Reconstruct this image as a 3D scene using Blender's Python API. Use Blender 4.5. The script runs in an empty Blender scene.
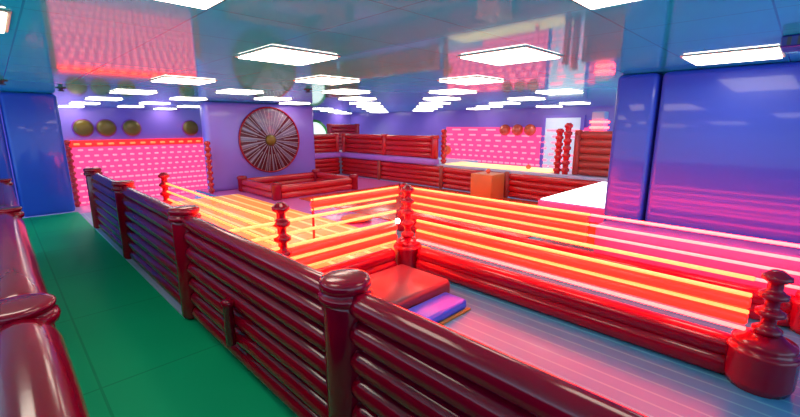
import bpy, bmesh, math, random
from mathutils import Vector, Matrix

random.seed(4)
SC = bpy.context.scene
COL = SC.collection
PI = math.pi
CEIL = 2.28          # ceiling height, the eye stands at 1.70
H = 0.58             # ceiling above the eye

# ------------------------------------------------------------------ materials
def new_mat(name):
    m = bpy.data.materials.new(name); m.use_nodes = True
    return m, m.node_tree, m.node_tree.nodes['Principled BSDF']

def plain(name, col, rough=0.4, spec=0.5, coat=0.0, emit=None, strength=0.0, vary=0.0, metal=0.0, scale=6.0, bump=0.0):
    m, t, b = new_mat(name)
    b.inputs['Base Color'].default_value = (*col, 1)
    b.inputs['Roughness'].default_value = rough
    b.inputs['Specular IOR Level'].default_value = spec
    b.inputs['Coat Weight'].default_value = coat
    b.inputs['Coat Roughness'].default_value = 0.06
    b.inputs['Metallic'].default_value = metal
    tc = t.nodes.new('ShaderNodeTexCoord'); nz = t.nodes.new('ShaderNodeTexNoise')
    nz.inputs['Scale'].default_value = scale
    t.links.new(tc.outputs['Object'], nz.inputs['Vector'])
    if vary:
        mx = t.nodes.new('ShaderNodeMix'); mx.data_type = 'RGBA'
        mx.inputs['A'].default_value = (*[c * (1 - vary) for c in col], 1)
        mx.inputs['B'].default_value = (*[min(1, c * (1 + vary)) for c in col], 1)
        t.links.new(nz.outputs['Fac'], mx.inputs['Factor'])
        t.links.new(mx.outputs['Result'], b.inputs['Base Color'])
    if bump:
        bp = t.nodes.new('ShaderNodeBump'); bp.inputs['Strength'].default_value = bump; bp.inputs['Distance'].default_value = 0.02
        t.links.new(nz.outputs['Fac'], bp.inputs['Height']); t.links.new(bp.outputs['Normal'], b.inputs['Normal'])
    if emit:
        b.inputs['Emission Color'].default_value = (*emit, 1)
        b.inputs['Emission Strength'].default_value = strength
    return m

def grid_mat(name, base, line, pitch, ox, oy, width, rough, spec, only_x=False, coat=0.0, vary=0.08, glow=0.0):
    m, t, b = new_mat(name)
    N, L = t.nodes, t.links
    tc = N.new('ShaderNodeTexCoord'); sp = N.new('ShaderNodeSeparateXYZ'); L.new(tc.outputs['Object'], sp.inputs[0])
    def mth(op, a, bb=None):
        n = N.new('ShaderNodeMath'); n.operation = op
        for i, v in enumerate((a, bb)):
            if v is None: continue
            if isinstance(v, (int, float)): n.inputs[i].default_value = v
            else: L.new(v, n.inputs[i])
        return n.outputs[0]
    def seam(axis, o):
        f = mth('FRACT', mth('DIVIDE', mth('SUBTRACT', sp.outputs[axis], o), pitch))
        d = mth('MINIMUM', f, mth('SUBTRACT', 1.0, f))
        return mth('LESS_THAN', d, width / pitch)
    s = seam(0, ox)
    if not only_x: s = mth('MAXIMUM', s, seam(1, oy))
    nz = N.new('ShaderNodeTexNoise'); nz.inputs['Scale'].default_value = 1.1; L.new(tc.outputs['Object'], nz.inputs['Vector'])
    m1 = N.new('ShaderNodeMix'); m1.data_type = 'RGBA'
    m1.inputs['A'].default_value = (*[c * (1 - vary) for c in base], 1); m1.inputs['B'].default_value = (*[min(1, c * (1 + vary)) for c in base], 1)
    L.new(nz.outputs['Fac'], m1.inputs['Factor'])
    m2 = N.new('ShaderNodeMix'); m2.data_type = 'RGBA'; L.new(m1.outputs['Result'], m2.inputs['A']); m2.inputs['B'].default_value = (*line, 1)
    L.new(s, m2.inputs['Factor']); L.new(m2.outputs['Result'], b.inputs['Base Color'])
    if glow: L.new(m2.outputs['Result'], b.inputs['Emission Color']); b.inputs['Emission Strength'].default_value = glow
    b.inputs['Roughness'].default_value = rough; b.inputs['Specular IOR Level'].default_value = spec; b.inputs['Coat Weight'].default_value = coat
    b.inputs['Coat Roughness'].default_value = 0.05
    return m

M = {
 'red':      plain('red_vinyl', (0.34, 0.0, 0.016), 0.15, 0.42, 0.12, vary=0.12, bump=0.04, scale=9),
 'redlit':   plain('lit_red_vinyl', (0.60, 0.012, 0.02), 0.25, 0.5, 0.3, vary=0.1),  # copy of the red vinyl, brightened to stand for neon light on it
 'brown':    plain('brick_red_vinyl', (0.42, 0.05, 0.04), 0.35, 0.4, 0.2, vary=0.1),
 'blue':     plain('blue_vinyl', (0.02, 0.075, 0.60), 0.36, 0.4, 0.4, vary=0.08, scale=1.5),
 'violet':   plain('lit_violet_vinyl', (0.28, 0.17, 0.72), 0.22, 0.5, 0.2, vary=0.08, scale=1.2),  # blue wall vinyl with the pink neon light mixed into its colour
 'green':    grid_mat('green_mat', (0.0, 0.44, 0.18), (0.0, 0.32, 0.13), 1.35, 0.26, 0.35, 0.008, 0.55, 0.25),
 'floor':    grid_mat('striped_white_floor', (0.055, 0.27, 0.48), (0.12, 0.46, 0.56), 0.125, 0.03, 0, 0.008, 0.28, 0.5, only_x=True),
 'pit':      plain('pit_floor', (0.70, 0.50, 0.72), 0.2, 0.5, vary=0.05),
 'ceiling':  grid_mat('glossy_ceiling', (0.015, 0.80, 0.92), (0.01, 0.46, 0.58), 0.676, 1.885 - 0.338, 3.248 - 0.338, 0.005, 0.05, 0.33),
 'lamp':     plain('lamp_diffuser', (0.9, 0.9, 0.85), 0.4, emit=(1.0, 0.96, 0.80), strength=7.0),
 'frame':    plain('lamp_frame', (0.55, 0.52, 0.40), 0.4),
 'neon':     plain('neon_core', (1, 0.6, 0.3), 0.4, emit=(1.0, 0.023, 0.0046), strength=26),
 'neonpink': plain('neon_core_pale', (1, 0.6, 0.5), 0.4, emit=(1.0, 0.017, 0.015), strength=26),
 'glow':     plain('red_glow_tube', (0.8, 0.03, 0.02), 0.3, emit=(1.0, 0.014, 0.006), strength=3.0),
 'pinkpanel':plain('pink_light_panel', (0.25, 0.02, 0.06), 0.5, emit=(1.0, 0.072, 0.31), strength=0.95),
 'pinkdash': plain('pink_light_dash', (0.3, 0.1, 0.15), 0.5, emit=(1.0, 0.12, 0.19), strength=2.6),
 'redbar':   plain('red_light_bar', (0.8, 0.02, 0.02), 0.4, emit=(0.95, 0.008, 0.007), strength=2.5),
 'orangedash':plain('orange_light_dash', (1, 0.3, 0.1), 0.4, emit=(1.0, 0.22, 0.06), strength=1.2),
 'orange':   grid_mat('orange_lit_mat', (1.0, 0.32, 0.08), (1.0, 0.62, 0.22), 0.30, 0.05, 0, 0.035, 0.25, 0.5, only_x=True, glow=0.62),  # own glow added for the neon light, stripes imitate tube reflections
 'orangebox':plain('orange_vinyl', (0.85, 0.20, 0.05), 0.35, vary=0.06),
 'gold':     plain('olive_foil', (0.20, 0.12, 0.008), 0.3, 0.5, vary=0.1),
 'ballred':  plain('orange_red_ball', (0.85, 0.10, 0.03), 0.12, 0.6, 0.6, vary=0.05),
 'white':    plain('white_light_box', (0.9, 0.9, 0.9), 0.4, emit=(1, 0.97, 0.98), strength=2.2),
 'pane':     plain('window_light', (0.9, 0.95, 0.9), 0.3, emit=(0.85, 1.0, 0.92), strength=0.9),
 'door':     plain('pale_door', (0.62, 0.70, 0.80), 0.35, vary=0.05, emit=(0.7, 0.8, 0.95), strength=0.35),  # faint added glow brightens the door, which is no lamp
 'edge':     plain('deck_edge_vinyl', (0.50, 0.20, 0.80), 0.3, vary=0.05),
 'plum':     plain('plum_rim', (0.30, 0.03, 0.40), 0.35),
 'rim':      plain('green_rim', (0.06, 0.42, 0.05), 0.35),
 'spoke':    plain('pale_spoke', (0.55, 0.46, 0.55), 0.3),
 'fanred':   plain('fan_back', (0.24, 0.17, 0.27), 0.15, 0.6, 0.4, vary=0.1),
 'wedge':    plain('fan_wedge', (0.10, 0.002, 0.008), 0.25, 0.4, 0.0, vary=0.1),
 'yellow':   plain('yellow_lit_ledge', (1, 0.8, 0.4), 0.4, emit=(1.0, 0.60, 0.22), strength=0.9),
 'gap_shade':      plain('dark_gap_shade', (0.10, 0.0, 0.006), 0.4),
 'step':     plain('blue_step', (0.03, 0.12, 0.90), 0.3, vary=0.05),
 'olive':    plain('olive_strip', (0.22, 0.20, 0.03), 0.5),
 'pinklit':  plain('pink_lit_vinyl', (0.85, 0.16, 0.55), 0.25, 0.5, 0.2, vary=0.05),  # pale padding and floor, tinted with the pink light that falls there
 'redlitfloor':   plain('red_lit_floor', (0.95, 0.10, 0.05), 0.25, 0.5, 0.2, vary=0.08),
 'slab':     plain('red_slab', (0.15, 0.03, 0.05), 0.3, 0.5, vary=0.15, scale=2),
 'lilac':    plain('lilac_curb', (0.60, 0.58, 0.82), 0.3, vary=0.05),
 'dark':     plain('dark_metal', (0.03, 0.03, 0.05), 0.4),
 'navy':     plain('navy_metal', (0.01, 0.02, 0.25), 0.3),
}

# ------------------------------------------------------------------ mesh helpers
def empty(name, loc, label, cat, group=None):
    o = bpy.data.objects.new(name, None); COL.objects.link(o); o.location = loc
    o.empty_display_size = 0.1
    o['label'] = label; o['category'] = cat
    if group: o['group'] = group
    return o

def finish(name, bm, mat, parent=None, smooth=True, label=None):
    bmesh.ops.recalc_face_normals(bm, faces=bm.faces)
    me = bpy.data.meshes.new(name)
    if parent is not None:
        bm.transform(Matrix.Translation(-parent_world(parent)))
    bm.to_mesh(me); bm.free()
    me.materials.append(M[mat])
    for p in me.polygons: p.use_smooth = smooth
    o = bpy.data.objects.new(name, me); COL.objects.link(o)
    if parent is not None: o.parent = parent
    if label: o['label'] = label
    return o

def parent_world(p):
    v = Vector(p.location)
    while p.parent is not None:
        p = p.parent; v += Vector(p.location)
    return v

def struct(o):
    o['kind'] = 'structure'; return o

def tag(o, label, cat, group=None):
    o['label'] = label; o['category'] = cat
    if group: o['group'] = group
    return o

def rbox(bm, x0, x1, y0, y1, z0, z1, r=0.02, seg=3):
    r = min(r, (x1-x0)*.49, (y1-y0)*.49, (z1-z0)*.49)
    g = bmesh.ops.create_cube(bm, size=1.0)
    vs = g['verts']
    for v in vs:
        v.co = Vector(((x0+x1)/2 + v.co.x*(x1-x0), (y0+y1)/2 + v.co.y*(y1-y0), (z0+z1)/2 + v.co.z*(z1-z0)))
    if r > 0.0005:
        es = list({e for v in vs for e in v.link_edges})
        bmesh.ops.bevel(bm, geom=es, offset=r, segments=seg, profile=0.5, affect='EDGES')

def revolve(bm, rings, centre, axis, n=20, cap=True):
    """rings: list of (distance along axis, radius)"""
    axis = Vector(axis).normalized(); c = Vector(centre)
    ref = Vector((0, 0, 1)) if abs(axis.z) < 0.9 else Vector((1, 0, 0))
    u = axis.cross(ref).normalized(); w = axis.cross(u)
    prev = None; first = None
    for d, r in rings:
        ring = [bm.verts.new(c + axis*d + (u*math.cos(2*PI*k/n) + w*math.sin(2*PI*k/n))*r) for k in range(n)]
        if prev:
            for k in range(n):
                bm.faces.new((prev[k], prev[(k+1) % n], ring[(k+1) % n], ring[k]))
        else: first = ring
        prev = ring
    if cap:
        bm.faces.new(first[::-1]); bm.faces.new(prev)

def bolster(bm, p, q, r, n=16, pinch=0.72):
    """an inflated tube: full in the middle, drawn in and rounded at the ends"""
    p, q = Vector(p), Vector(q); L = (q-p).length
    e = min(r*1.1, L*0.2)
    rings = [(0, r*pinch*0.45), (e*0.12, r*pinch*0.8), (e*0.4, r*0.93), (e, r)]
    m = max(1, int(L/0.35))
    for k in range(1, m):
        rings.append((e + (L-2*e)*k/m, r*(1 + 0.012*math.sin(k*2.3))))
    rings += [(L-e, r), (L-e*0.4, r*0.93), (L-e*0.12, r*pinch*0.8), (L, r*pinch*0.45)]
    revolve(bm, rings, p, q-p, n)

def rod(bm, p, q, r, n=10):
    p, q = Vector(p), Vector(q); L = (q-p).length
    revolve(bm, [(0, r*0.6), (r*0.4, r), (L-r*0.4, r), (L, r*0.6)], p, q-p, n)

def ball(bm, c, r, sx=1, sy=1, sz=1):
    g = bmesh.ops.create_uvsphere(bm, u_segments=24, v_segments=14, radius=r)
    for v in g['verts']: v.co = Vector((v.co.x*sx, v.co.y*sy, v.co.z*sz)) + Vector(c)

def B(): return bmesh.new()

# ------------------------------------------------------------------ camera
cam = bpy.data.cameras.new('camera'); cam.sensor_width = 36; cam.lens = 18.0; cam.clip_start = 0.02
co = bpy.data.objects.new('camera', cam); COL.objects.link(co)
co.location = (0, 0, 1.70)
co.rotation_euler = (math.radians(90) - math.atan(83.5/400), 0, math.radians(-45))
SC.camera = co

# ------------------------------------------------------------------ room shell
def shell(name, boxes, mat, r=0.0, seg=2, smooth=False):
    bm = B()
    for b in boxes: rbox(bm, *b, r=r, seg=seg)
    return struct(finish(name, bm, mat, None, smooth))

shell('ceiling', [(-3.5, 14.2, -4.5, 17.9, CEIL, CEIL+0.12)], 'ceiling')
shell('floor_walkway', [(-3.5, 0.975, 3.7, 10.1, -0.10, 0.0), (-3.5, 1.06, -4.5, 3.7, -0.10, 0.0)], 'green')
shell('floor', [(1.06, 8.5, -4.5, 3.7, -0.12, 0.0), (0.975, 8.5, 3.7, 9.86, -0.12, 0.0), (3.62, 8.5, 9.86, 11.4, -0.12, 0.0)], 'floor')
shell('floor_pit', [(-3.5, 13.5, 10.1, 17.2, -1.12, -1.0), (8.5, 13.5, -4.5, 10.1, -1.12, -1.0)], 'pit')
shell('wall_back', [(-3.5, 14.0, 17.2, 17.5, -1.1, CEIL)], 'violet')
shell('wall_far_right', [(13.5, 13.8, -4.5, 17.2, -1.1, CEIL)], 'violet')
# padded blue wall blocks with rounded edges
shell('wall_left', [(-3.4, 0.14, 10.1, 10.5, 0.0, CEIL-0.004), (0.16, 0.95, 10.1, 10.5, 0.0, CEIL-0.004)], 'blue', 0.07, 4, True)
shell('wall_middle', [(3.75, 6.92, 10.55, 10.95, 0.0, CEIL-0.004)], 'violet', 0.12, 5, True)
shell('wall_right', [(5.30, 6.2, -4.4, 1.22, 0.0, CEIL-0.004), (5.30, 6.2, 1.25, 1.68, 0.0, CEIL-0.004)], 'blue', 0.06, 4, True)
# retaining faces round the sunken pit
shell('wall_pit_edge', [(-3.5, 3.6, 9.90, 10.05, -1.1, -0.13), (3.6, 6.7, 11.25, 11.4, -1.1, -0.13)], 'lilac')
# lilac curb at the foot of the long fence
shell('trim_curb', [(0.975, 1.13, 3.7, 8.3, 0.0, 0.018)], 'lilac')

# ------------------------------------------------------------------ ceiling lights
P = 2.33 * H
def pix(X, Y, Z):
    th = math.atan(83.5/400); c, s = math.cos(th), math.sin(th)
    F = (X+Y)/math.sqrt(2); r = (X-Y)/math.sqrt(2); z = Z-1.7
    d = F*c - z*s
    return 400+400*r/d, 208.5-400*(z*c+F*s)/d

def at_y(x, y, Y):
    th = math.atan(83.5/400); c, s = math.cos(th), math.sin(th)
    r = (x-400)/400; u = (208.5-y)/400; F = c+u*s; Z = u*c-s
    k = Y/((F-r)/math.sqrt(2)); return ((F+r)/math.sqrt(2)*k, Y, 1.7+Z*k)
def at_x(x, y, X):
    th = math.atan(83.5/400); c, s = math.cos(th), math.sin(th)
    r = (x-400)/400; u = (208.5-y)/400; F = c+u*s; Z = u*c-s
    k = X/((F+r)/math.sqrt(2)); return (X, (F-r)/math.sqrt(2)*k, 1.7+Z*k)

def ceiling_light(X, Y, label, proto=[]):
    if not proto:
        t = empty('ceiling_light', (X, Y, CEIL), label, 'light', 'square ceiling light panels')
        bm = B(); s = 0.322; w = 0.020
        for b in ((-s, s, -s, -s+w), (-s, s, s-w, s), (-s, -s+w, -s+w, s-w), (s-w, s, -s+w, s-w)):
            rbox(bm, X+b[0], X+b[1], Y+b[2], Y+b[3], CEIL-0.009, CEIL-0.0005, 0.003, 1)
        f = finish('frame', bm, 'frame', t, False)
        bm = B(); rbox(bm, X-s+w, X+s-w, Y-s+w, Y+s-w, CEIL-0.020, CEIL-0.0005, 0.003, 1)
        d = finish('diffuser', bm, 'lamp', t, False)
        proto += [t, f, d]
        return t
    t = proto[0].copy(); COL.objects.link(t); t.location = (X, Y, CEIL); t['label'] = label
    for c in proto[1:]:
        k = c.copy(); COL.objects.link(k); k.parent = t
    return t

lights = []
for i in range(-1, 9):
    for j in range(-5, 12):
        if (i+j) % 2: continue
        X, Y = 3.25*H + P*i, 5.6*H + P*j
        if i == -1 and j != -1: continue
        if X > 13.1 or Y > 16.8: continue
        if X > 5.0 and X < 6.5 and Y < 1.9 and not (i == 2 and j == -2) : continue
        x, y = pix(X, Y, CEIL)
        if (X+Y) < 1.5 or x < -40 or x > 840 or y < -40: continue
        if X > 6.2 and Y < X*0.34: continue
        if (X > 3.7 and Y > 10.6) and (Y-10.6) < 8 and 205 < x < 315: continue
        lights.append((round((X+Y)/math.sqrt(2), 2), x, X, Y))
lights.append((2.6, -5.0, -0.28*H, 5.75*H))
rows = sorted({l[0] for l in lights if l[1] != -5.0})
ORD = ['first', 'second', 'third', 'fourth', 'fifth', 'sixth', 'seventh', 'eighth', 'ninth', 'tenth', 'eleventh', 'twelfth']
for l in lights:
    if l[1] == -5.0:
        lab = 'white ceiling light panel cut off by the left edge of the view'
    else:
        row = rows.index(l[0]); mates = sorted(k[1] for k in lights if k[0] == l[0]); n = mates.index(l[1])
        lab = 'square white ceiling light panel, %s from the left in the %s row from the camera' % (ORD[n], ORD[row])
    ceiling_light(l[2], l[3], lab)

# ------------------------------------------------------------------ red inflatable fences
def along(axis, a, f, z):       # point at coordinate a along the fence, f across it
    return (f, a, z) if axis == 'Y' else (a, f, z)

def inflatable_fence(label, axis, fixed, stops, z0, rails, dz, r, mat='red', post_r=0.09, cap_r=0.13, over=0.02, group=None, name='inflatable_fence', n=16):
    mid = along(axis, (stops[0]+stops[-1])/2, fixed, z0)
    t = empty(name, mid, label, 'fence', group)
    top = z0 + rails*dz
    for a in stops:
        bm = B()
        c = along(axis, a, fixed, z0)
        revolve(bm, [(0, post_r*0.9), (0.02, post_r), (top-z0-0.1, post_r), (top-z0-0.05, post_r*0.92)], c, (0, 0, 1), n)
        p = finish('post', bm, mat, t)
        bm = B(); h = top - z0
        revolve(bm, [(h-0.075, cap_r*0.8), (h-0.068, cap_r*0.95), (h-0.045, cap_r), (h-0.028, cap_r*0.95), (h-0.020, cap_r*0.84), (h-0.012, cap_r*0.86), (h-0.004, cap_r*0.93), (h+over*0.55, cap_r*0.94), (h+over*0.85, cap_r*0.87), (h+over, cap_r*0.70), (h+over+0.003, cap_r*0.2)], c, (0, 0, 1), n)
        finish('cap', bm, mat, p)
    for a, b in zip(stops[:-1], stops[1:]):
        s = 1 if b > a else -1
        for k in range(rails):
            bm = B(); z = z0 + dz*(k+0.5)
            bolster(bm, along(axis, a+s*post_r*0.7, fixed, z), along(axis, b-s*post_r*0.7, fixed, z), r, n)
            finish('rail', bm, mat, t)
        bm = B(); lo, hi = min(a, b)+post_r*0.8, max(a, b)-post_r*0.8; q = r*0.45
        if axis == 'Y': rbox(bm, fixed-q*0.4, fixed+q*0.4, lo, hi, z0+dz*0.5, top-dz*0.5, 0.002, 1)
        else: rbox(bm, lo, hi, fixed-q*0.4, fixed+q*0.4, z0+dz*0.5, top-dz*0.5, 0.002, 1)
        finish('gap_shade', bm, 'gap_shade', t, False)  # dark sheet added to shade the gaps between rails and stop pit light
    return t

main = inflatable_fence('long dark red inflatable tube fence beside the green walkway, in the middle of the view', 'Y', 1.06,
                 [8.15, 5.97, 3.68, 1.42, -0.85, -2.6], 0.02, 7, 0.136, 0.066, post_r=0.105, cap_r=0.13, over=0.045, n=22)
for a in (2.62,):
    bm = B(); revolve(bm, [(0, 0.02), (0.01, 0.034), (0.29, 0.034), (0.30, 0.044), (0.33, 0.044), (0.345, 0.02)], (0.962, a, 0.20), (0, 0, 1), 14)
    finish('strut', bm, 'red', main)
inflatable_fence('glossy dark red tube fence cut off by the left edge of the view', 'Y', -0.035,
                 [7.0, 4.5, 2.0, -0.5], 0.0, 5, 0.205, 0.110, post_r=0.10, cap_r=0.125, n=26)

# ------------------------------------------------------------------ neon fences
def spool_post(t, x, y, z0, z1, spools, r=0.078, neck=0.040, mat='red', name='post'):
    bm = B(); h = (z1-z0)/spools; prof = []
    for k in range(spools):
        o = k*h
        prof += [(o, neck), (o+h*0.30, neck), (o+h*0.42, r*0.75), (o+h*0.52, r), (o+h*0.72, r), (o+h*0.82, r*0.75), (o+h*0.95, neck)]
    prof += [(z1-z0, neck*0.8)]
    revolve(bm, prof, (x, y, z0), (0, 0, 1), 18)
    return finish(name, bm, mat, t)

def barrel(t, x, y, z0, z1, r, mat='red'):
    bm = B(); h = z1-z0
    revolve(bm, [(0, r*0.88), (0.05, r*0.99), (0.06, r), (h*0.64, r), (h*0.68, r*1.04), (h*0.73, r*0.98), (h*0.75, r*0.86), (h*0.82, r*0.92), (h*0.88, r*0.88), (h*0.93, r*0.62), (h, r*0.45)], (x, y, z0), (0, 0, 1), 24)
    return finish('base', bm, mat, t)

def neon_fence(label, axis, fixed, a, b, zs, core='neon', glow=None, rail=True, rail_r=0.085, posts=(), rails_span=None, glow_r=0.043):
    t = empty('neon_fence', along(axis, (a+b)/2, fixed, 0), label, 'fence')
    for (pa, ztop, sp, br) in posts:
        p = along(axis, pa, fixed, 0)
        barrel(t, p[0], p[1], 0.0, 0.37, br)
        spool_post(t, p[0], p[1], 0.32, ztop, sp)
    for z in zs:
        bm = B(); rod(bm, along(axis, a, fixed, z), along(axis, b, fixed, z), 0.015)
        finish('neon_tube', bm, core, t)
    for z in (glow or ()):
        bm = B(); rod(bm, along(axis, a, fixed, z), along(axis, b, fixed, z), glow_r, 14)
        finish('glow_fill', bm, 'glow', t, label='red glow rod added between the neon tubes')
    if rail:
        for z, off in ((rail_r*0.9, 0.0), (rail_r*2.35, 0.02)):
            e = 0.02 if b > a else -0.02
            bm = B(); bolster(bm, along(axis, a+e, fixed+off, z), along(axis, b-e, fixed+off, z), rail_r, 18)
            finish('base_rail', bm, 'red', t)
    return t

ZS = [0.36, 0.48, 0.60, 0.715]
front = neon_fence('orange lined neon fence running from the centre post to the squat barrel post', 'Y', 3.38, 3.10, 0.10, ZS[1:], 'neon',
           glow=[0.43, 0.545], posts=[(3.25, 1.0, 5, 0.17), (0.0, 0.80, 4, 0.185)])
bm = B(); rod(bm, (3.38, 3.10, ZS[0]), (3.38, 0.10, ZS[0]), 0.015); finish('neon_tube', bm, 'neonpink', front, label='pale pink neon tube')
crossing = neon_fence('neon tube fence crossing from the centre post towards the long red fence', 'X', 3.25, 3.18, 1.22, [0.36, 0.47, 0.60, 0.72, 0.84], 'neon',
           glow=[0.415, 0.535], posts=[(1.73, 1.02, 5, 0.13)])
neon_fence('leftmost neon tube fence, running back towards the pink light wall', 'Y', 1.73, 3.40, 6.68, [0.48, 0.60, 0.72, 0.84], 'neon',
           posts=[(6.78, 1.0, 5, 0.12)])
bm = B(); ball(bm, (3.20, 3.24, 0.60), 0.032); finish('lamp_bulb', bm, 'lamp', crossing, label='small white bulb')
back = neon_fence('neon tube fence whose right half glows pale pink in front of the blue wall', 'Y', 4.60, 1.58, -0.2, ZS, 'neonpink', rail=False,
           posts=[(-0.28, 0.80, 4, 0.17), (4.5, 0.78, 5, 0.14)])
for z in ZS:
    bm = B(); rod(bm, (4.60, 4.40, z), (4.60, 1.585, z), 0.015); finish('neon_tube', bm, 'neon', back)
for z in (0.42, 0.54, 0.655):  # red glow rods added to fill the space between the neon tubes
    bm = B(); rod(bm, (4.60, 4.40, z), (4.60, 1.60, z), 0.040, 14); finish('glow_fill', bm, 'glow', back, label='red glow rod added between the neon tubes')
for z, off in ((0.077, 0.0), (0.20, 0.02)):
    bm = B(); bolster(bm, (4.60+off, 4.38, z), (4.60+off, -0.16, z), 0.085, 18); finish('base_rail', bm, 'red', back)
cross = neon_fence('short neon tube fence above the pink lit floor just left of the centre post', 'X', 4.5, 4.46, 2.84, [0.60, 0.73], 'neon', glow=[0.665], rail=False)
bm = B(); rod(bm, (2.86, 4.5, 0.0), (2.86, 4.5, 0.76), 0.016); finish('upright', bm, 'redlit', cross)

# ------------------------------------------------------------------ floor pieces inside the ring
def mat_block(name, label, cat, box, m, r=0.03):
    bm = B(); rbox(bm, *box, r=r, seg=3)
    return tag(finish(name, bm, m, None, True), label, cat)

mat_block('lit_floor_patch', 'long orange floor mat with added glow and pale reflection stripes behind the leftmost neon fence', 'mat', (1.95, 4.10, 3.50, 9.82, 0.0, 0.02), 'orange', 0.008)
mat_block('padded_slab', 'glossy red padded slab in the corner of the neon ring behind the long fence', 'padding', (1.20, 3.05, 2.31, 3.02, 0.0, 0.185), 'slab', 0.05)
st = mat_block('padded_step', 'low blue padded step in front of the red slab', 'padding', (1.20, 2.93, 2.03, 2.30, 0.0, 0.10), 'step', 0.03)
bm = B(); rbox(bm, 1.20, 2.93, 1.99, 2.025, 0.0, 0.02, 0.003, 1); finish('edge_strip', bm, 'olive', st, False, 'olive strip')
mat_block('padded_ledge', 'pale padded ledge along the foot of the blue wall on the right', 'padding', (4.90, 5.29, -4.2, 1.62, 0.0, 0.55), 'pinklit', 0.04)
mat_block('lit_floor_patch', 'floor between the pink neon fence and the raised platform, orange red light in its colour', 'mat', (4.85, 8.35, 2.8, 8.2, 0.0, 0.02), 'redlitfloor', 0.008)  # sheet added over the floor, red light put into its colour

bm = B(); rbox(bm, 4.12, 8.40, 8.22, 9.84, 0.0, 0.012, 0.004, 1); rbox(bm, 4.12, 4.82, 4.66, 8.22, 0.0, 0.012, 0.004, 1); rbox(bm, 3.64, 8.40, 9.88, 11.3, 0.0, 0.012, 0.004, 1)
tag(finish('lit_floor_patch', bm, 'pinklit', None, False), 'floor around the low red tube pen below the spoked wheel, pink light in its colour', 'mat')  # sheets added on the pale floor, coloured pink for the neon light
# ------------------------------------------------------------------ low barrier pen in front of the fan wall
t = empty('low_barrier', (5.5, 9.3, 0), 'low dark red tube pen on the floor below the big spoked wheel', 'barrier')
for (x, y) in ((4.4, 8.4), (4.4, 10.2), (6.65, 8.4), (6.65, 10.2)):
    bm = B(); revolve(bm, [(0, 0.10), (0.02, 0.11), (0.30, 0.11), (0.32, 0.125), (0.37, 0.125), (0.40, 0.08)], (x, y, 0.014), (0, 0, 1), 16); finish('post', bm, 'red', t)
for p, q in (((4.4, 8.4), (4.4, 10.2)), ((4.4, 8.4), (6.65, 8.4)), ((4.4, 10.2), (6.65, 10.2)), ((6.65, 8.4), (6.65, 10.2))):
    d = (Vector(q)-Vector(p)).normalized()*0.08
    for z in (0.098, 0.255):
        bm = B(); bolster(bm, (p[0]+d.x, p[1]+d.y, z), (q[0]-d.x, q[1]-d.y, z), 0.082, 14); finish('rail', bm, 'redlit', t)

# ------------------------------------------------------------------ raised platform behind
t = empty('raised_platform', (9.0, 7.0, -1.0), 'raised platform with red tube sides and a violet deck edge at the back', 'platform')
bm = B()
rbox(bm, 6.9, 12.9, 11.52, 16.2, -1.0, 0.64, 0.02, 2)
rbox(bm, 8.62, 10.4, 7.0, 11.52, -1.0, 0.64, 0.02, 2)
rbox(bm, 8.62, 9.5, 2.3, 7.0, -1.0, 0.64, 0.02, 2)
finish('deck', bm, 'lilac', t, False)
bm = B()
rbox(bm, 6.95, 8.56, 11.36, 11.62, 0.60, 0.78, 0.05, 3); rbox(bm, 8.44, 8.72, 7.15, 11.62, 0.60, 0.78, 0.05, 3)
finish('deck_edge', bm, 'edge', t, True)
for k in range(4):
    z = 0.075 + 0.145*k
    bm = B(); bolster(bm, (6.95, 11.46, z), (8.45, 11.46, z), 0.076, 14); finish('side_tube', bm, 'redlit', t)
    for ya, yb in ((11.4, 9.4), (9.38, 6.9), (6.86, 4.9), (4.86, 2.4)):
        bm = B(); bolster(bm, (8.54, ya, z), (8.54, yb, z), 0.076, 14, 0.95); finish('side_tube', bm, 'redlit', t)
for y in (9.39, 6.88, 4.88):
    bm = B(); rod(bm, (8.46, y, 0.0), (8.46, y, 0.62), 0.06, 14); finish('upright', bm, 'brown', t)

inflatable_fence('dark red tube fence on top of the raised platform, left of the pink light wall', 'Y', 8.58, [11.30, 9.25, 7.22], 0.785, 4, 0.155, 0.08, mat='redlit', post_r=0.10, cap_r=0.13)
inflatable_fence('short dark red tube fence on the platform just right of the spoked wheel wall', 'X', 11.48, [8.38, 7.0], 0.785, 4, 0.155, 0.08, mat='redlit', post_r=0.08, cap_r=0.09)
inflatable_fence('dark red tube fence farthest back, rising behind the platform fence', 'X', 14.2, [10.0, 11.5], 0.645, 7, 0.155, 0.08, post_r=0.10, cap_r=0.12)
inflatable_fence('brick red tube fence on the ledge beside the edge of the blue wall', 'Y', 8.85, [3.45, 2.38], 0.645, 6, 0.155, 0.08, mat='brown', post_r=0.07, cap_r=0.08)
for x, y, z1, lab in ((8.72, 3.80, 1.62, 'knobbed red post at the right end of the pink light wall'), (8.72, 3.62, 1.74, 'tall thin red post beside the brick red fence'), (8.80, 7.08, 1.58, 'knobbed red post at the left end of the pink light wall')):
    bm = B(); sp = 7; h = (z1-0.64)/sp; prof = []
    for k in range(sp):
        o = k*h; prof += [(o, 0.06), (o+h*0.3, 0.06), (o+h*0.45, 0.085), (o+h*0.75, 0.085), (o+h*0.92, 0.05)]
    revolve(bm, prof + [(z1-0.64, 0.05)], (x, y, 0.645), (0, 0, 1), 16)
    tag(finish('knobbed_post', bm, 'redlit'), lab, 'post')

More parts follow.
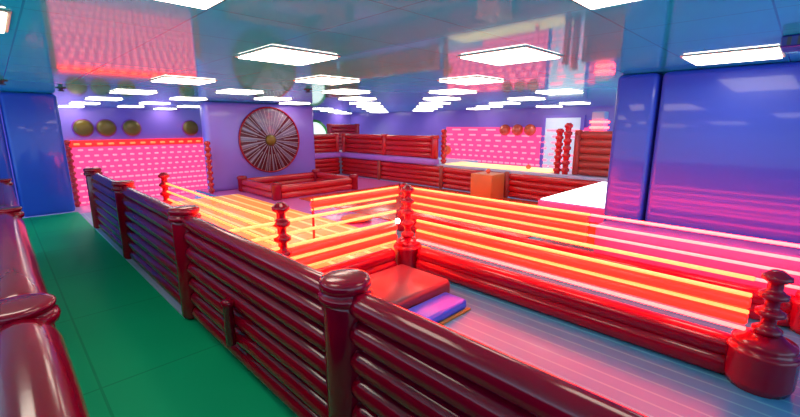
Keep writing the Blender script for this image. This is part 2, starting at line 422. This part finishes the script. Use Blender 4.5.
bm = B(); rbox(bm, 8.66, 9.48, 3.95, 6.93, 0.642, 0.665, 0.008, 1); tag(finish('lit_ledge_top', bm, 'yellow', None, False), 'ledge top below the pink light wall, its yellow lighting done as added glow', 'light')  # sheet added on the ledge, its glow stands for yellow light falling there
q = at_y(206, 141, 10.40)
bm = B(); prof = []
for k in range(9):
    o = k*q[2]/9; hh = q[2]/9; prof += [(o, 0.045), (o+hh*0.3, 0.045), (o+hh*0.45, 0.075), (o+hh*0.8, 0.075), (o+hh*0.93, 0.045)]
revolve(bm, prof + [(q[2], 0.03)], (q[0]+0.02, 10.40, 0.0), (0, 0, 1), 14)
tag(finish('knobbed_post', bm, 'redlit'), 'thin knobbed red post at the left edge of the spoked wheel wall', 'post')
# podium, balls, light box
mat_block('podium', 'plain orange box podium in front of the platform wall', 'podium', (7.75, 8.32, 4.85, 5.42, 0.0, 0.60), 'orangebox', 0.03)
def loose_ball(c, r, label, m='ballred', group=None, s=(1, 1, 1)):
    bm = B(); ball(bm, c, r, *s); return tag(finish('ball', bm, m), label, 'ball', group)
loose_ball((8.0, 5.1, 0.655), 0.055, 'small orange ball on top of the orange podium')
loose_ball((8.95, 4.6, 0.722), 0.06, 'small orange ball lying on the yellow lit ledge right of the podium')
t = empty('light_box', (7.0, 2.2, 0), 'dazzling white light box beside the edge of the blue wall', 'light')
bm = B(); rbox(bm, 5.72, 8.25, 1.76, 2.66, 0.0, 0.38, 0.02, 2); finish('base', bm, 'orangebox', t, False, 'orange base')
bm = B(); rbox(bm, 5.65, 8.3, 1.72, 2.72, 0.38, 0.60, 0.02, 2); finish('body', bm, 'pinklit', t, False)
bm = B(); rbox(bm, 5.68, 8.27, 1.75, 2.69, 0.60, 0.62, 0.006, 1); finish('diffuser', bm, 'white', t, False)
loose_ball((4.40, 5.5, 0.066), 0.28, 'flat orange cushion on the pink lit floor left of the centre post', 'orangebox', None, (1, 1, 0.18))

# ------------------------------------------------------------------ pink light walls
def light_wall(label, axis, fixed, a0, a1, z0, z1, rows, first, counts, post=True):
    t = empty('light_wall', along(axis, (a0+a1)/2, fixed, z0), label, 'light')
    def bx(bm, a, b, d0, d1, zz0, zz1, r=0.0):
        if axis == 'X': rbox(bm, min(a, b), max(a, b), fixed-d1, fixed-d0, zz0, zz1, r, 1)
        else: rbox(bm, fixed-d1, fixed-d0, min(a, b), max(a, b), zz0, zz1, r, 1)
    bm = B(); bx(bm, a0, a1, 0.0, 0.06, z0, z1); finish('panel', bm, 'pinkpanel', t, False)
    h = (z1-z0)/rows
    for k in range(rows):
        zc = z1 - h*(k+0.5); n = counts[k]; pitch = (a1-a0-0.12)/n
        bm = B()
        for i in range(n):
            c = a0 + 0.06 + pitch*(i+0.5) + (pitch*0.25 if k % 2 else -pitch*0.1)
            w = pitch*(0.27 if k < 6 else 0.40)
            if c-w < a0+0.02 or c+w > a1-0.02: continue
            bx(bm, c-w, c+w, 0.061, 0.10, zc-h*0.17, zc+h*0.17, 0.02)
        finish('dash_row', bm, 'orangedash' if (first and k == 0) else 'pinkdash', t, False)
    if first:
        bm = B(); bx(bm, a0-0.05, a1, 0.0, 0.0605+0.02, z1-h, z1+0.02); finish('top_bar', bm, 'redbar', t, False, 'red bar with orange lights')
    if post:
        for a in post:
            p = along(axis, a, fixed-0.16, z0)
            bm = B(); sp = rows; hh = (z1+0.05-z0)/sp; prof = []
            for k in range(sp):
                o = k*hh; prof += [(o, 0.06), (o+hh*0.3, 0.06), (o+hh*0.45, 0.105), (o+hh*0.8, 0.105), (o+hh*0.93, 0.06)]
            revolve(bm, prof + [(z1+0.05-z0, 0.05)], p, (0, 0, 1), 14); finish('post', bm, 'redlit', t)
    return t
light_wall('glowing pink light wall with a red top bar between the blue walls on the left', 'X', 17.2, 1.72, 6.0, -1.0, 1.17, 11, True, [13, 15, 16, 17, 18, 19, 20, 21, 22, 23, 24], (1.66,))
light_wall('glowing pink light wall at the back on the right behind the yellow lit ledge', 'Y', 13.5, 4.9, 10.7, -1.0, 1.62, 13, False, [7, 10, 13, 15, 17, 20, 23, 25, 27, 28, 29, 29, 29], None)

# ------------------------------------------------------------------ things on the walls
for x, lab in ((83, 'olive round pad on the back wall, leftmost of the row above the pink light wall'), (106, 'olive round pad on the back wall, second from the left above the pink light wall'),
               (131.5, 'olive round pad on the back wall, third from the left above the pink light wall'), (190, 'olive round pad half hidden beside the spoked wheel wall')):
    c = at_y(x, 128, 17.205)
    r = 0.278
    bm = B(); revolve(bm, [(0.0, r*0.96), (0.05, r), (0.11, r*0.97), (0.16, r*0.86), (0.19, r*0.6), (0.205, r*0.2)], c, (0, -1, 0), 32)
    pad = tag(finish('round_pad', bm, 'gold'), lab, 'pad', 'round pads on the back wall')
    bm = B(); revolve(bm, [(0.0, r*1.09), (0.04, r*1.10), (0.06, r*1.05), (0.062, r*0.99)], c, (0, -1, 0), 32, cap=False); finish('rim', bm, 'plum', pad, True, 'magenta rim')
for x, lab in ((505, 'leftmost of three glossy orange red balls on the back wall at right'), (517.5, 'middle of three glossy orange red balls on the back wall at right'), (530, 'rightmost of three glossy orange red balls on the back wall at right')):
    c = at_x(x, 130, 13.27)
    bm = B(); ball(bm, c, 0.205); o = tag(finish('ball', bm, 'ballred'), lab, 'ball', 'balls on the back wall')

c = at_x(446, 150, 13.195)
bm = B(); ball(bm, c, 0.21); tag(finish('ball', bm, 'orangebox'), 'orange ball low at the left end of the pink light wall beside the knobbed post', 'ball')
# big spoked wheel
c = at_y(270, 140, 10.5495)
t = empty('spoked_wheel', c, 'big round spoked wheel on the violet lit wall block', 'wheel')
Rw = 0.90
bm = B(); revolve(bm, [(0.0, Rw*0.97), (0.02, Rw*0.97), (0.03, Rw*0.90), (0.015, 0.16), (0.02, 0.02)], c, (0, -1, 0), 48); finish('back_disc', bm, 'fanred', t)
bm = B()
n = 48; m = 10
g = [[bm.verts.new((c[0]+math.cos(2*PI*i/n)*(Rw-0.02+0.024*math.cos(2*PI*k/m)), c[1]-0.04-0.035*math.sin(2*PI*k/m), c[2]+math.sin(2*PI*i/n)*(Rw-0.02+0.024*math.cos(2*PI*k/m)))) for k in range(m)] for i in range(n)]
for i in range(n):
    for k in range(m): bm.faces.new((g[i][k], g[(i+1) % n][k], g[(i+1) % n][(k+1) % m], g[i][(k+1) % m]))
finish('rim', bm, 'red', t)
for a0, a1 in ((226, 238), (242, 258), (261, 272), (276, 292), (296, 312), (322, 332), (338, 346), (352, 362), (4, 12), (30, 36), (44, 50), (128, 136), (144, 154), (160, 172), (180, 188), (196, 204), (210, 219)):
    bm = B(); vs = []
    for dy in (-0.012, -0.042):
        for (rr, aa) in ((0.14, a0+1), (Rw-0.03, a0), (Rw-0.03, a1), (0.14, a1-1)):
            vs.append(bm.verts.new((c[0]+rr*math.cos(math.radians(aa)), c[1]+dy, c[2]+rr*math.sin(math.radians(aa)))))
    for f in ((0, 1, 2, 3), (7, 6, 5, 4), (0, 4, 5, 1), (1, 5, 6, 2), (2, 6, 7, 3), (3, 7, 4, 0)): bm.faces.new([vs[q_] for q_ in f])
    finish('vane', bm, 'wedge', t, False, 'dark red vane')
for k in range(44):
    a = 2*PI*k/44 + 0.03
    d = Vector((math.cos(a), 0, math.sin(a)))
    p = Vector(c) + Vector((0, -0.05, 0))
    bm = B(); rod(bm, p+d*(0.17 if k % 2 else 0.40), p+d*(Rw-0.04), 0.006, 8); finish('spoke', bm, 'spoke', t)
bm = B(); revolve(bm, [(0.0, 0.14), (0.06, 0.15), (0.10, 0.13), (0.13, 0.08), (0.14, 0.02)], c, (0, -1, 0), 24); finish('hub', bm, 'gold', t, True, 'olive hub')

# round window with a green rim, pale door
c = at_y(314, 137, 17.19); r = 0.84
bm = B(); revolve(bm, [(0.0, r), (0.05, r), (0.05, r*0.86)], c, (0, -1, 0), 40, cap=False); revolve(bm, [(0.05, r*0.86), (0.0, r*0.86)], c, (0, -1, 0), 40, cap=False)
w = struct(finish('window_1', bm, 'rim'))
bm = B(); revolve(bm, [(0.0, r*0.86), (0.03, r*0.86)], c, (0, -1, 0), 40); finish('pane', bm, 'pane').parent = w
p0, p1 = at_x(547, 118, 13.5), at_x(582, 118, 13.5)
bm = B(); rbox(bm, 13.42, 13.499, p1[1], p0[1], -1.0, p0[2], 0.01, 1)
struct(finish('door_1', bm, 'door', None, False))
bm = B(); rbox(bm, 13.40, 13.499, p0[1]+0.005, p0[1]+0.12, -1.0, p0[2]+0.08, 0.005, 1); rbox(bm, 13.40, 13.499, p1[1]-0.12, p1[1]-0.005, -1.0, p0[2]+0.08, 0.005, 1); rbox(bm, 13.40, 13.499, p1[1]-0.004, p0[1]+0.004, p0[2]+0.005, p0[2]+0.08, 0.005, 1)
struct(finish('trim_1', bm, 'violet', None, False))

# neon ring lamp standing above the brick red fence
q = (9.3, 3.2)
t = empty('neon_lamp', (q[0], q[1], 0.64), 'pale column lamp with two pink neon rings above the brick red fence', 'lamp')
bm = B(); rbox(bm, q[0]-0.13, q[0]+0.13, q[1]-0.13, q[1]+0.13, 0.643, 1.98, 0.02, 2); finish('column', bm, 'lilac', t)
for z in (1.62, 1.74):
    bm = B(); rbox(bm, q[0]-0.16, q[0]+0.16, q[1]-0.16, q[1]+0.16, z, z+0.05, 0.02, 2); finish('neon_ring', bm, 'neonpink', t)

# small ceiling fittings
for (x, y, lab) in ((308, 91, 'small dark sprinkler on the ceiling right of the spoked wheel'), (61, 89.5, 'small dark sprinkler on the ceiling above the left blue wall'), (1, 82.5, 'small dark sprinkler on the ceiling at the left edge of the view')):
    th = math.atan(83.5/400); cc, s = math.cos(th), math.sin(th)
    r_ = (x-400)/400; u = (208.5-y)/400; F = cc+u*s; Z = u*cc-s; k = 0.55/Z
    X, Y = (F+r_)/math.sqrt(2)*k, (F-r_)/math.sqrt(2)*k
    bm = B(); revolve(bm, [(0, 0.07), (0.012, 0.07), (0.018, 0.03), (0.04, 0.025), (0.045, 0.045), (0.055, 0.04)], (X, Y, CEIL), (0, 0, -1), 16)
    tag(finish('sprinkler', bm, 'dark'), lab, 'sprinkler', 'ceiling sprinklers')
X, Y = 3.93, 0.07
t = empty('ceiling_vent', (X, Y, CEIL), 'dark blue slatted box on the ceiling at the right edge of the view', 'vent')
bm = B(); rbox(bm, X-0.14, X+0.14, Y-0.14, Y+0.14, CEIL-0.075, CEIL-0.0005, 0.01, 2); finish('housing', bm, 'navy', t, False)
for k in range(5):
    bm = B(); rbox(bm, X-0.146, X-0.1405, Y-0.11+0.05*k, Y-0.09+0.05*k, CEIL-0.065, CEIL-0.012, 0, 1); finish('slat', bm, 'dark', t, False)

# ------------------------------------------------------------------ ambient light and colour management
w = bpy.data.worlds.new('world'); SC.world = w; w.use_nodes = True
bg = w.node_tree.nodes['Background']; bg.inputs[0].default_value = (0.36, 0.66, 0.95, 1); bg.inputs[1].default_value = 2.6
SC.view_settings.view_transform = 'Standard'; SC.view_settings.look = 'None'
SC.view_settings.exposure = 0.0; SC.view_settings.gamma = 1.0; SC.view_settings.use_curve_mapping = False
SC.cycles.use_denoising = True
SC.cycles.max_bounces = 8
